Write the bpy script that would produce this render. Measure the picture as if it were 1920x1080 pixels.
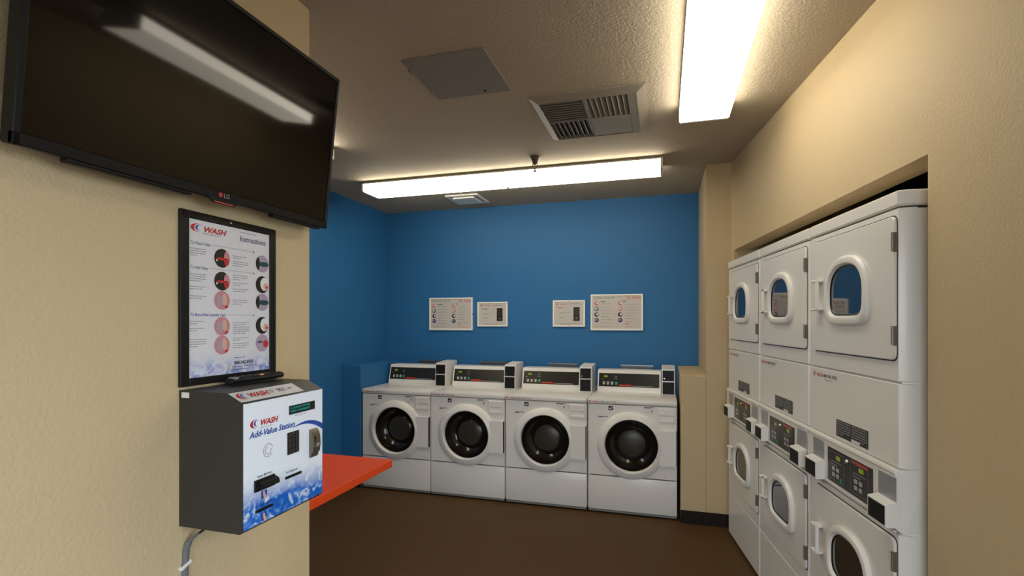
import bpy, bmesh, math, random
from mathutils import Vector, Matrix

S = bpy.context.scene
C = S.collection
for o in list(bpy.data.objects):
    bpy.data.objects.remove(o)
random.seed(7)

# ------------------------------------------------------------------ camera
YAW = math.atan(285 / 960.0)
cam_d = bpy.data.cameras.new('camera')
cam_d.sensor_fit = 'HORIZONTAL'
cam_d.sensor_width = 36.0
cam_d.lens = 18.0
cam_d.shift_y = 62 / 1920.0
cam_d.clip_start = 0.02
cam = bpy.data.objects.new('camera', cam_d)
C.objects.link(cam)
cam.location = (0, 0, 1.54)
cam.rotation_euler = (math.pi / 2, 0, YAW)
S.camera = cam

# ------------------------------------------------------------------ world, exposure
W = bpy.data.worlds.new('world')
S.world = W
W.use_nodes = True
W.node_tree.nodes['Background'].inputs[0].default_value = (0.80, 0.90, 1.0, 1)
W.node_tree.nodes['Background'].inputs[1].default_value = 8.0
S.view_settings.view_transform = 'Standard'
S.view_settings.look = 'None'
S.view_settings.exposure = 0.0
S.view_settings.gamma = 1.0
S.view_settings.use_curve_mapping = False
# daylight enters through the added glazing behind the camera; the portal only guides its sampling
for loc, rz, sz in (((0.10, -2.19, 1.30), 0.0, 2.1), ((1.003, 0.26, 1.28), math.atan2(-0.9906, 0.1365) + math.pi, 1.6)):
    por_d = bpy.data.lights.new('window_portal', 'AREA')
    por_d.shape = 'RECTANGLE'
    por_d.size, por_d.size_y = sz, 2.1
    por_d.cycles.is_portal = True
    por = bpy.data.objects.new('window_portal', por_d)
    C.objects.link(por)
    por.location = loc
    por.rotation_euler = (math.pi / 2, 0, rz)
LAMP_STRENGTH = 7.0
LAMP_COLOR = (1.0, 0.91, 0.74)

# ------------------------------------------------------------------ materials
MATS = {}


def mat(name, col, rough=0.5, metal=0.0, bump=0.0, bscale=60.0, var=0.0, vscale=4.0, spec=0.5, coat=0.0, ior=None, detail=3.0):
    m = bpy.data.materials.new(name)
    m.use_nodes = True
    nt = m.node_tree
    b = nt.nodes['Principled BSDF']
    b.inputs['Base Color'].default_value = (*col, 1)
    b.inputs['Roughness'].default_value = rough
    b.inputs['Metallic'].default_value = metal
    b.inputs['Specular IOR Level'].default_value = spec
    b.inputs['Coat Weight'].default_value = coat
    b.inputs['Coat Roughness'].default_value = 0.06
    if ior:
        b.inputs['IOR'].default_value = ior
    tc = nt.nodes.new('ShaderNodeTexCoord')
    if var > 0:
        n = nt.nodes.new('ShaderNodeTexNoise')
        n.inputs['Scale'].default_value = vscale
        n.inputs['Detail'].default_value = 4
        nt.links.new(tc.outputs['Object'], n.inputs['Vector'])
        r = nt.nodes.new('ShaderNodeMapRange')
        r.inputs[3].default_value = 1 - var
        r.inputs[4].default_value = 1 + var
        nt.links.new(n.outputs['Fac'], r.inputs[0])
        mx = nt.nodes.new('ShaderNodeMix')
        mx.data_type = 'RGBA'
        mx.blend_type = 'MULTIPLY'
        mx.inputs[0].default_value = 1.0
        mx.inputs[6].default_value = (*col, 1)
        nt.links.new(r.outputs[0], mx.inputs[7])
        nt.links.new(mx.outputs[2], b.inputs['Base Color'])
    if bump > 0:
        n = nt.nodes.new('ShaderNodeTexNoise')
        n.inputs['Scale'].default_value = bscale
        n.inputs['Detail'].default_value = detail
        n.inputs['Roughness'].default_value = 0.55
        nt.links.new(tc.outputs['Object'], n.inputs['Vector'])
        bp = nt.nodes.new('ShaderNodeBump')
        bp.inputs['Strength'].default_value = bump
        bp.inputs['Distance'].default_value = 0.01
        nt.links.new(n.outputs['Fac'], bp.inputs['Height'])
        nt.links.new(bp.outputs[0], b.inputs['Normal'])
    MATS[name] = m
    return m


def emit(name, col, strength):
    m = bpy.data.materials.new(name)
    m.use_nodes = True
    b = m.node_tree.nodes['Principled BSDF']
    b.inputs['Base Color'].default_value = (0.8, 0.8, 0.8, 1)
    b.inputs['Emission Color'].default_value = (*col, 1)
    b.inputs['Emission Strength'].default_value = strength
    MATS[name] = m
    return m


mat('beige_paint', (0.58, 0.452, 0.264), 0.55, bump=0.26, bscale=105, var=0.04, vscale=2.5, spec=0.35)
mat('blue_paint', (0.025, 0.155, 0.37), 0.55, bump=0.12, bscale=70, var=0.05, vscale=1.5, spec=0.35)
mat('ceiling_paint', (0.43, 0.37, 0.28), 0.8, bump=0.55, bscale=95, spec=0.2, var=0.03)
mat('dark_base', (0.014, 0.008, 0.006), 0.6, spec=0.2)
mat('orange_laminate', (0.72, 0.068, 0.010), 0.5, bump=0.03, bscale=200, spec=0.25)
mat('appliance_white', (0.80, 0.775, 0.735), 0.24, spec=0.5, var=0.015, vscale=3)
mat('white_plastic', (0.82, 0.805, 0.77), 0.32)
mat('panel_black', (0.016, 0.014, 0.011), 0.28)
mat('black_plastic', (0.008, 0.008, 0.008), 0.5, spec=0.22)
mat('tv_black', (0.005, 0.005, 0.005), 0.4, spec=0.2)
mat('tv_screen', (0.007, 0.005, 0.003), 0.055, spec=0.22)
mat('frame_black', (0.008, 0.007, 0.006), 0.45, spec=0.25)
mat('charcoal_metal', (0.026, 0.026, 0.022), 0.45, bump=0.05, bscale=400)
mat('chrome', (0.62, 0.60, 0.57), 0.22, 1.0)
mat('steel', (0.42, 0.42, 0.41), 0.34, 1.0)
mat('brushed_plate', (0.50, 0.52, 0.53), 0.38, 0.85)
mat('bronze_metal', (0.20, 0.17, 0.13), 0.4, 0.7)
mat('shaded_brass', (0.10, 0.075, 0.045), 0.45, 0.6)  # brown darkened to hold the shade the sprinkler hangs in
mat('grey_plastic', (0.28, 0.28, 0.27), 0.5)
mat('grille_metal', (0.20, 0.20, 0.19), 0.5)
mat('vent_metal', (0.24, 0.21, 0.17), 0.55)
mat('hinge_metal', (0.17, 0.155, 0.13), 0.4, 0.5)
mat('vent_slat', (0.27, 0.25, 0.215), 0.6)
mat('vent_dark', (0.02, 0.02, 0.02), 0.9)
mat('panel_paint', (0.225, 0.20, 0.165), 0.6)
mat('housing_white', (0.82, 0.78, 0.66), 0.4)
mat('window_dark', (0.012, 0.013, 0.014), 0.035, spec=1.0, ior=2.1)
mat('bowl_glass', (0.016, 0.013, 0.009), 0.13, spec=0.5, ior=1.5)
mat('bowl_center', (0.040, 0.034, 0.026), 0.32, spec=0.35)
mat('paper', (0.70, 0.69, 0.69), 0.5)
mat('sign_paper', (0.60, 0.56, 0.52), 0.5)
mat('sign_frame', (0.90, 0.90, 0.83), 0.35)
mat('ink_red', (0.50, 0.02, 0.025), 0.5)
mat('ink_palered', (0.60, 0.22, 0.18), 0.5)
mat('ink_blue', (0.02, 0.07, 0.38), 0.5)
mat('ink_dark', (0.03, 0.03, 0.04), 0.5)
mat('ink_navy', (0.03, 0.03, 0.14), 0.5)
mat('ink_grey', (0.30, 0.29, 0.30), 0.5)
mat('ink_slate', (0.13, 0.14, 0.20), 0.5)
mat('ink_pink', (0.58, 0.24, 0.26), 0.5)
mat('ink_skin', (0.66, 0.40, 0.30), 0.5)
mat('ink_mauve', (0.40, 0.31, 0.40), 0.5)
mat('ink_white', (0.75, 0.74, 0.73), 0.5)
mat('ink_teal', (0.004, 0.06, 0.075), 0.5)
mat('ink_orange', (0.80, 0.42, 0.12), 0.5)
mat('ink_green', (0.02, 0.30, 0.16), 0.5)
mat('button_grey', (0.42, 0.42, 0.38), 0.45)
mat('stripe_red', (0.50, 0.035, 0.015), 0.4)
mat('cable_grey', (0.16, 0.165, 0.175), 0.5)
mat('asphalt', (0.10, 0.10, 0.10), 0.8)
mat('rear_window_frame', (0.5, 0.48, 0.44), 0.4)
emit('lamp_lens', LAMP_COLOR, LAMP_STRENGTH)
emit('lamp_lens_side', LAMP_COLOR, LAMP_STRENGTH * 2.0)   # the tubes lie close behind the lens sides
emit('led_green', (0.30, 0.42, 0.02), 0.30)
MATS['led_green'].node_tree.nodes['Principled BSDF'].inputs['Base Color'].default_value = (0.10, 0.12, 0.02, 1)
emit('lcd_teal', (0.0, 0.50, 0.46), 0.6)
MATS['lcd_teal'].node_tree.nodes['Principled BSDF'].inputs['Base Color'].default_value = (0.0, 0.10, 0.10, 1)
emit('led_red', (0.8, 0.02, 0.02), 0.25)


def floor_material():
    m = mat('floor_brown', (0.085, 0.045, 0.018), 0.55, bump=0.12, bscale=250, spec=0.25)
    nt = m.node_tree
    b = nt.nodes['Principled BSDF']
    tc = nt.nodes['Texture Coordinate']
    n1 = nt.nodes.new('ShaderNodeTexNoise')
    n1.inputs['Scale'].default_value = 55
    n1.inputs['Detail'].default_value = 6
    n1.inputs['Roughness'].default_value = 0.75
    nt.links.new(tc.outputs['Object'], n1.inputs['Vector'])
    cr = nt.nodes.new('ShaderNodeValToRGB')
    e = cr.color_ramp.elements
    e[0].position = 0.30
    e[0].color = (0.046, 0.023, 0.007, 1)
    e[1].position = 0.72
    e[1].color = (0.135, 0.076, 0.024, 1)
    nt.links.new(n1.outputs['Fac'], cr.inputs[0])
    n2 = nt.nodes.new('ShaderNodeTexNoise')
    n2.inputs['Scale'].default_value = 5
    nt.links.new(tc.outputs['Object'], n2.inputs['Vector'])
    mx = nt.nodes.new('ShaderNodeMix')
    mx.data_type = 'RGBA'
    mx.blend_type = 'MIX'
    nt.links.new(n2.outputs['Fac'], mx.inputs[0])
    nt.links.new(cr.outputs[0], mx.inputs[6])
    mx.inputs[7].default_value = (0.088, 0.042, 0.012, 1)
    nt.links.new(mx.outputs[2], b.inputs['Base Color'])


floor_material()


def splash_material(name, zlo, zhi, base, blue, amount=1.0):
    """printed sheet: plain paper colour above, blue water print rising from zlo to zhi"""
    m = bpy.data.materials.new(name)
    m.use_nodes = True
    nt = m.node_tree
    b = nt.nodes['Principled BSDF']
    b.inputs['Roughness'].default_value = 0.35
    tc = nt.nodes.new('ShaderNodeTexCoord')
    sep = nt.nodes.new('ShaderNodeSeparateXYZ')
    nt.links.new(tc.outputs['Object'], sep.inputs[0])
    n = nt.nodes.new('ShaderNodeTexNoise')
    n.inputs['Scale'].default_value = 26
    n.inputs['Detail'].default_value = 5
    n.inputs['Distortion'].default_value = 1.6
    nt.links.new(tc.outputs['Object'], n.inputs['Vector'])
    n2 = nt.nodes.new('ShaderNodeTexNoise')
    n2.inputs['Scale'].default_value = 7
    nt.links.new(tc.outputs['Object'], n2.inputs['Vector'])
    mr = nt.nodes.new('ShaderNodeMapRange')
    mr.inputs[1].default_value = zhi
    mr.inputs[2].default_value = zlo
    nt.links.new(sep.outputs[2], mr.inputs[0])
    ad = nt.nodes.new('ShaderNodeMath')
    ad.operation = 'MULTIPLY_ADD'
    nt.links.new(n2.outputs['Fac'], ad.inputs[0])
    ad.inputs[1].default_value = 0.9
    ad.inputs[2].default_value = -0.45
    s = nt.nodes.new('ShaderNodeMath')
    s.operation = 'ADD'
    s.use_clamp = True
    nt.links.new(ad.outputs[0], s.inputs[0])
    nt.links.new(mr.outputs[0], s.inputs[1])
    gate = nt.nodes.new('ShaderNodeMath')
    gate.operation = 'MULTIPLY'
    nt.links.new(s.outputs[0], gate.inputs[0])
    nt.links.new(mr.outputs[0], gate.inputs[1])
    g2 = nt.nodes.new('ShaderNodeMapRange')
    g2.inputs[1].default_value = 0.0
    g2.inputs[2].default_value = 0.45
    g2.inputs[4].default_value = amount
    nt.links.new(gate.outputs[0], g2.inputs[0])
    cr = nt.nodes.new('ShaderNodeValToRGB')
    el = cr.color_ramp.elements
    el[0].position = 0.42
    el[0].color = (*blue, 1)
    el[1].position = 0.64
    el[1].color = (0.60, 0.70, 0.80, 1)
    k = el.new(0.53)
    k.color = (blue[0] * 4 + 0.06, blue[1] * 2.2, min(blue[2] * 1.6, .7), 1)
    nt.links.new(n.outputs['Fac'], cr.inputs[0])
    mx = nt.nodes.new('ShaderNodeMix')
    mx.data_type = 'RGBA'
    nt.links.new(g2.outputs[0], mx.inputs[0])
    mx.inputs[6].default_value = (*base, 1)
    nt.links.new(cr.outputs[0], mx.inputs[7])
    nt.links.new(mx.outputs[2], b.inputs['Base Color'])
    MATS[name] = m


# object-space z values (relative to the thing's base)
splash_material('station_print', 0.0, 0.155, (0.84, 0.90, 0.98), (0.004, 0.11, 0.50))
splash_material('poster_print', 0.0, 0.10, (0.70, 0.69, 0.72), (0.10, 0.20, 0.56), 0.9)


def pane_material():
    m = bpy.data.materials.new('clear_pane')
    m.use_nodes = True
    nt = m.node_tree
    nt.nodes.remove(nt.nodes['Principled BSDF'])
    t = nt.nodes.new('ShaderNodeBsdfTransparent')
    g = nt.nodes.new('ShaderNodeBsdfGlossy')
    g.inputs['Roughness'].default_value = 0.02
    mx = nt.nodes.new('ShaderNodeMixShader')
    mx.inputs[0].default_value = 0.08
    nt.links.new(t.outputs[0], mx.inputs[1])
    nt.links.new(g.outputs[0], mx.inputs[2])
    nt.links.new(mx.outputs[0], nt.nodes['Material Output'].inputs[0])
    MATS['clear_pane'] = m


pane_material()


# ------------------------------------------------------------------ mesh builder
class MB:
    def __init__(self):
        self.v = []
        self.f = []
        self.m = []

    def add(self, verts, faces, mi=0):
        n = len(self.v)
        self.v += [tuple(p) for p in verts]
        self.f += [tuple(n + i for i in f) for f in faces]
        self.m += [mi] * len(faces)
        return self

    def box(self, x0, x1, y0, y1, z0, z1, bev=0.0, mi=0, seg=1, M=None):
        bm = bmesh.new()
        bmesh.ops.create_cube(bm, size=1)
        for v in bm.verts:
            v.co = Vector(((x0 + x1) / 2 + v.co.x * (x1 - x0), (y0 + y1) / 2 + v.co.y * (y1 - y0), (z0 + z1) / 2 + v.co.z * (z1 - z0)))
        if bev > 0:
            bmesh.ops.bevel(bm, geom=list(bm.edges), offset=bev, segments=seg, affect='EDGES', profile=0.5)
        if M is not None:
            bmesh.ops.transform(bm, matrix=M, verts=bm.verts)
        bm.verts.index_update()
        self.add([v.co.copy() for v in bm.verts], [[v.index for v in f.verts] for f in bm.faces], mi)
        bm.free()
        return self

    def loft(self, loops, cap0=False, cap1=False, mi=0, closed=True):
        n = len(loops[0])
        v = [p for l in loops for p in l]
        f = []
        for i in range(len(loops) - 1):
            for j in range(n if closed else n - 1):
                k = (j + 1) % n
                f.append((i * n + j, i * n + k, (i + 1) * n + k, (i + 1) * n + j))
        if cap0:
            f.append(tuple(range(n))[::-1])
        if cap1:
            f.append(tuple((len(loops) - 1) * n + j for j in range(n)))
        return self.add(v, f, mi)

    def prism(self, pts, d, mi=0):
        """polygon pts (3D) extruded along vector d"""
        d = Vector(d)
        a = [Vector(p) for p in pts]
        return self.loft([a, [p + d for p in a]], True, True, mi)

    def lathe(self, prof, M, n=32, mi=0, cap=False):
        """prof list of (r, h) around local z axis of matrix M"""
        loops = []
        for r, h in prof:
            loops.append([M @ Vector((r * math.cos(2 * math.pi * j / n), r * math.sin(2 * math.pi * j / n), h)) for j in range(n)])
        return self.loft(loops, cap, cap, mi)

    def tube(self, path, r, n=8, mi=0):
        P = [Vector(p) for p in path]
        loops = []
        for i, p in enumerate(P):
            t = (P[min(i + 1, len(P) - 1)] - P[max(i - 1, 0)]).normalized()
            a = t.orthogonal().normalized() if i == 0 else (loops_a - t * loops_a.dot(t)).normalized()
            loops_a = a
            b = t.cross(a)
            loops.append([p + (a * math.cos(2 * math.pi * j / n) + b * math.sin(2 * math.pi * j / n)) * r for j in range(n)])
        return self.loft(loops, True, True, mi)

    def disc(self, c, r, right, up, n=20, mi=0, ry=None):
        c = Vector(c)
        R = Vector(right)
        U = Vector(up)
        ry = ry or r
        v = [c + R * r * math.cos(2 * math.pi * j / n) + U * ry * math.sin(2 * math.pi * j / n) for j in range(n)]
        return self.add(v, [tuple(range(n))], mi)

    def poly(self, pts, mi=0):
        return self.add(pts, [tuple(range(len(pts)))], mi)


ORG = {}


def root_of(o):
    while o.parent:
        o = o.parent
    return o


def link(name, mb, mats, parent=None, smooth=True, label=None):
    me = bpy.data.meshes.new(name)
    off = Vector(ORG.get(root_of(parent).name, (0, 0, 0))) if parent else Vector((0, 0, 0))
    me.from_pydata([Vector(p) - off for p in mb.v], [], mb.f)
    if isinstance(mats, str):
        mats = [mats]
    for m in mats:
        me.materials.append(MATS[m])
    me.polygons.foreach_set('material_index', mb.m)
    bm = bmesh.new()
    bm.from_mesh(me)
    if any(len(f.verts) > 4 for f in bm.faces) or len(bm.faces) > 1:
        # consistent outward normals only for closed solids
        if all(e.is_manifold for e in bm.edges):
            bmesh.ops.recalc_face_normals(bm, faces=bm.faces)
    bm.to_mesh(me)
    bm.free()
    if smooth:
        me.polygons.foreach_set('use_smooth', [True] * len(me.polygons))
        me.set_sharp_from_angle(angle=math.radians(32))
    me.update()
    o = bpy.data.objects.new(name, me)
    C.objects.link(o)
    if parent:
        o.parent = parent
    if label:
        o['label'] = label
    if name in ('fine_print', 'print_marks', 'printed_marks', 'indicator_lights', 'dial_marks'):
        o['kind'] = 'stuff'
    return o


def thing(name, label, cat, loc=(0, 0, 0), rotz=0.0, group=None, local=False):
    o = bpy.data.objects.new(name, None)
    o.empty_display_size = 0.1
    C.objects.link(o)
    o.location = loc
    o.rotation_euler = (0, 0, rotz)
    o['label'] = label
    o['category'] = cat
    if group:
        o['group'] = group
    ORG[o.name] = (0, 0, 0) if local else tuple(loc)
    return o


def struct(name, mb, m, label=None):
    o = link(name, mb, m, None, smooth=False)
    o['kind'] = 'structure'
    o['label'] = label
    o['category'] = name.split('_')[0]
    return o


def copy_tree(o, parent=None):
    c = o.copy()
    C.objects.link(c)
    c.parent = parent
    for ch in list(o.children):
        copy_tree(ch, c)
    return c


def text_into(mb, s, size, origin, right, up, mi=0, shear=0.0, bold=0.0, width=None, align='LEFT'):
    cu = bpy.data.curves.new('lettering', 'FONT')
    cu.body = s
    cu.size = size
    cu.shear = shear
    cu.offset = bold * size
    cu.resolution_u = 2
    cu.align_x = align
    ob = bpy.data.objects.new('lettering', cu)
    C.objects.link(ob)
    dg = bpy.context.evaluated_depsgraph_get()
    me = bpy.data.meshes.new_from_object(ob.evaluated_get(dg))
    co = [v.co.copy() for v in me.vertices]
    fs = [tuple(p.vertices) for p in me.polygons]
    bpy.data.objects.remove(ob)
    bpy.data.curves.remove(cu)
    bpy.data.meshes.remove(me)
    if not co:
        return
    k = 1.0
    if width:
        w = max(c.x for c in co) - min(c.x for c in co)
        k = width / w
    O = Vector(origin)
    R = Vector(right)
    U = Vector(up)
    mb.add([O + R * c.x * k + U * c.y for c in co], fs, mi)


def logo_into(mb, x, z, h, w, place, red=0, blue=1, nos=False):
    """brand mark: red crescent, blue crescent, slanted red WASH; place(x,z) -> 3D; h = letter height"""
    def cres(cx, cz, a, b, th, a0, a1, mi):
        n = 14
        P, Q = [], []
        for i in range(n + 1):
            g = math.radians(a0 + (a1 - a0) * i / n)
            t = math.sin(math.pi * i / n)
            P.append(place(cx + a * math.cos(g), cz + b * math.sin(g)))
            Q.append(place(cx + (a - th * a * t) * math.cos(g) + th * a * t * .25, cz + (b - th * b * t * .6) * math.sin(g)))
        mb.loft([P, Q], closed=False, mi=mi)
    a = 0.19 * w
    cres(x + a, z + 0.48 * h, a, 0.72 * h, 0.42, 62, 292, red)
    cres(x + 1.38 * a, z + 0.52 * h, a * .70, 0.52 * h, 0.36, 62, 285, blue)
    o = Vector(place(0, 0))
    R = Vector(place(1, 0)) - o
    U = Vector(place(0, 1)) - o
    text_into(mb, 'WASH', h * 1.32, place(x + w - w * 0.66, z), R, U, red, 0.28, 0.038, width=w * 0.66)


def bars(mb, x0, x1, ztop, n, pitch, h, place, mi=0, rng=random):
    """unreadably small printed lines: each line broken in a few words"""
    for i in range(n):
        z = ztop - i * pitch
        xe = x1 if i < n - 1 else x0 + (x1 - x0) * rng.uniform(0.45, 0.8)
        x = x0
        while x < xe - 0.002:
            w = min(rng.uniform(0.10, 0.30) * (x1 - x0), xe - x)
            mb.poly([place(x, z - h), place(x + w, z - h), place(x + w, z), place(x, z)], mi)
            x += w + 0.03 * (x1 - x0)


# ================================================================== STRUCTURE
ZC = 2.72
XL = -2.90      # blue side wall
XP = -1.29      # partition face
YP = 1.643      # partition end
YB = 5.004      # back wall
YC = 4.12       # column face
YR = -2.2       # rear wall
P0 = Vector((0.481, 4.124, 0))
D = Vector((0.1365, -0.9906, 0)).normalized()
N = Vector((D.y, -D.x, 0))            # towards the room
ROT = math.atan2(D.y, D.x)


def wl(s, t, z):
    """right-wall frame: s along the wall towards the camera, t out into the room"""
    p = P0 + D * s + N * t
    return Vector((p.x, p.y, z))


struct('floor', MB().box(-3.1, 2.6, YR - .2, 5.3, -0.1, 0), 'floor_brown', 'dark brown speckled floor covering')
struct('ceiling', MB().box(-3.1, 2.6, YR - .2, 5.3, ZC, ZC + 0.1), 'ceiling_paint', 'off-white textured ceiling')
struct('wall_back', MB().box(-3.0, 0.9, YB, YB + 0.1, 0, ZC), 'blue_paint', 'blue painted back wall behind the washers')
struct('wall_left', MB().box(XL - 0.1, XL, YP, YB, 0, ZC), 'blue_paint', 'blue painted side wall left of the washers')
struct('wall_partition', MB().box(XL - 0.1, XP, YR, YP, 0, ZC), 'beige_paint', 'tan textured wall carrying the television')
struct('wall_column', MB().box(0.305, 0.9, YC, YB, 0, ZC), 'beige_paint', 'tan wall column at the right end of the blue wall')
struct('wall_ledge_right', MB().box(0.121, 0.305, YC, YB, 0, 1.125, 0.004), 'beige_paint', 'low tan half wall with flat top beside the washers')
struct('wall_ledge_left', MB().box(XL, -2.69, 4.146, YB, 0, 1.13, 0.004), 'blue_paint', 'low blue half wall with flat top beside the washers')

# right wall with the dryer niche
mb = MB()


def wseg(s0, s1, z0, z1, t0=-0.12, t1=0.0):
    mb.prism([wl(s0, t0, z0), wl(s1, t0, z0), wl(s1, t1, z0), wl(s0, t1, z0)], (0, 0, z1 - z0))


S0, S1, ZN = 0.079, 2.248, 2.06
wseg(-0.12, S0, 0, ZC, -1.0)
wseg(S0, S1, ZN, ZC)
SW0, SW1, SWZ0, SWZ1 = 3.10, 4.70, 0.25, 2.30      # added glazing in the right wall, out of view, for cool daylight
wseg(S1, SW0, 0, ZC)
wseg(SW1, 6.6, 0, ZC)
wseg(SW0, SW1, 0, SWZ0)
wseg(SW0, SW1, SWZ1, ZC)
struct('wall_right', mb, 'beige_paint', 'tan textured wall above and beside the dryer niche')
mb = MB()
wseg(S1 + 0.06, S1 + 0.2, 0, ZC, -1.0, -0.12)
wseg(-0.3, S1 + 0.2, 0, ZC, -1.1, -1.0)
struct('wall_niche', mb, 'dark_base', 'inside of the dryer niche, coloured near black as unlit')  # near-black colour stands for the unlit depth behind the dryers

# rear wall with an added window (behind the camera), daylight implied by cool light
mb = MB()
xr = wl(6.35, 0, 0).x
wx0, wx1, wz0, wz1 = -0.95, 1.15, 0.25, 2.35
mb.box(XP - .2, wx0, YR - 0.1, YR, 0, ZC)
mb.box(wx1, 2.4, YR - 0.1, YR, 0, ZC)
mb.box(wx0, wx1, YR - 0.1, YR, 0, wz0)
mb.box(wx0, wx1, YR - 0.1, YR, wz1, ZC)
struct('wall_rear', mb, 'beige_paint', 'tan wall behind the camera with an added window')
mb = MB()
for a, b, c, d in ((wx0, wx0 + .05, wz0, wz1), (wx1 - .05, wx1, wz0, wz1), (wx0, wx1, wz0, wz0 + .05), (wx0, wx1, wz1 - .05, wz1), (.125, .175, wz0, wz1)):
    mb.box(a, b, YR - 0.09, YR - 0.03, c, d)
w1 = struct('window_added_1', mb, 'rear_window_frame', 'unseen window behind the camera, added for cool daylight')
link('pane', MB().box(wx0 + .04, wx1 - .04, YR - .063, YR - .057, wz0 + .04, wz1 - .04), 'clear_pane', w1)

mb = MB()
for a, b, c, d in ((SW0, SW0 + .05, SWZ0, SWZ1), (SW1 - .05, SW1, SWZ0, SWZ1), (SW0, SW1, SWZ0, SWZ0 + .05), (SW0, SW1, SWZ1 - .05, SWZ1), (3.88, 3.92, SWZ0, SWZ1)):
    wseg(a, b, c, d, -0.10, -0.05)
w2 = struct('window_added_2', mb, 'rear_window_frame', 'unseen window in the tan right wall, added for cool daylight')  # added, out of view; its daylight is implied by the cool light
mb = MB()
wseg(SW0 + .04, SW1 - .04, SWZ0 + .04, SWZ1 - .04, -0.078, -0.072)
link('pane', mb, 'clear_pane', w2)
struct('floor_outside', MB().box(-14, 16, -22, 1.6, -0.25, -0.12), 'asphalt', 'dark paving outside the added window behind the camera')
struct('baseboard_column', MB().box(0.121, 0.475, YC - 0.009, YC, 0.0, 0.098, 0.002), 'dark_base', 'dark brown rubber baseboard under the tan column')
mb = MB()
mb.box(XL, XL + 0.009, YP, 4.146, 0, 0.098, 0.002)
struct('baseboard_left', mb, 'dark_base', 'dark brown rubber baseboard along the blue side wall')
mb = MB()
mb.box(XL + .009, -2.69, 4.137, 4.146, 0, 0.098, 0.002)
struct('baseboard_ledge', mb, 'dark_base', 'dark brown rubber baseboard on the low blue half wall')
mb = MB()
wseg(S1 + .005, 6.3, 0, 0.098, 0.0, 0.009)
struct('baseboard_right', mb, 'dark_base', 'dark brown rubber baseboard along the tan right wall')


# ================================================================== CEILING LIGHTS
def fixture(label, c, length, along_x, lenses, zb=2.632, lens='lamp_lens'):
    """wrap-around fluorescent: metal spine, emissive prismatic lenses, end caps"""
    t = thing('ceiling_light', label, 'ceiling light', (c[0], c[1], ZC), group='fluorescent ceiling lights')
    hw = 0.127

    def bx(m, a0, a1, b0, b1, z0, z1, bev=0.0, mi=0):
        if along_x:
            m.box(c[0] + a0, c[0] + a1, c[1] + b0, c[1] + b1, z0, z1, bev, mi)
        else:
            m.box(c[0] + b0, c[0] + b1, c[1] + a0, c[1] + a1, z0, z1, bev, mi)
    m = MB()
    h = length / 2
    bx(m, -h, h, -0.085, 0.085, 2.699, ZC)
    bx(m, -h, h, -hw - 0.002, hw + 0.002, 2.695, 2.699)
    link('housing', m, 'housing_white', t)
    step = length / lenses
    for i in range(lenses):
        a0 = -h + i * step + (0.016 if i == 0 else 0.012)
        a1 = -h + (i + 1) * step - (0.016 if i == lenses - 1 else 0.012)
        prof = [(-hw, 2.695), (-hw, 2.640), (-hw + .008, zb), (hw - .008, zb), (hw, 2.640), (hw, 2.695)]
        m = MB()
        if along_x:
            m.prism([(c[0] + a0, c[1] + b, z) for b, z in prof], (a1 - a0, 0, 0))
        else:
            m.prism([(c[0] + b, c[1] + a0, z) for b, z in prof], (0, a1 - a0, 0))
        lo = link('lens', m, [lens, lens + '_side'], t, smooth=False, label='glowing white lens')
        for pg in lo.data.polygons:
            ax = pg.normal.y if along_x else pg.normal.x
            pg.material_index = 1 if abs(ax) > .8 else 0
    ends = [-h, h - 0.016]
    for a in ends:
        w = 0.016
        m = MB()
        prof = [(-hw - .002, 2.695), (-hw - .002, 2.639), (-hw + .007, zb - .002), (hw - .007, zb - .002), (hw + .002, 2.639), (hw + .002, 2.695)]
        if along_x:
            m.prism([(c[0] + a, c[1] + b, z) for b, z in prof], (w, 0, 0))
        else:
            m.prism([(c[0] + b, c[1] + a, z) for b, z in prof], (0, w, 0))
        link('end_cap', m, 'white_plastic', t, smooth=False)
    return t


fixture('long glowing fluorescent light running across the ceiling before the blue wall', (-1.228, 3.912), 2.44, True, 2)
fixture('glowing fluorescent light on the ceiling above the dryers, near the tan wall', (0.209, 2.37), 1.22, False, 1)
fixture('fluorescent ceiling light mostly hidden behind the television', (-2.268, 2.37), 1.22, False, 1)

# ================================================================== WASHERS
WW = 0.688


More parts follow.
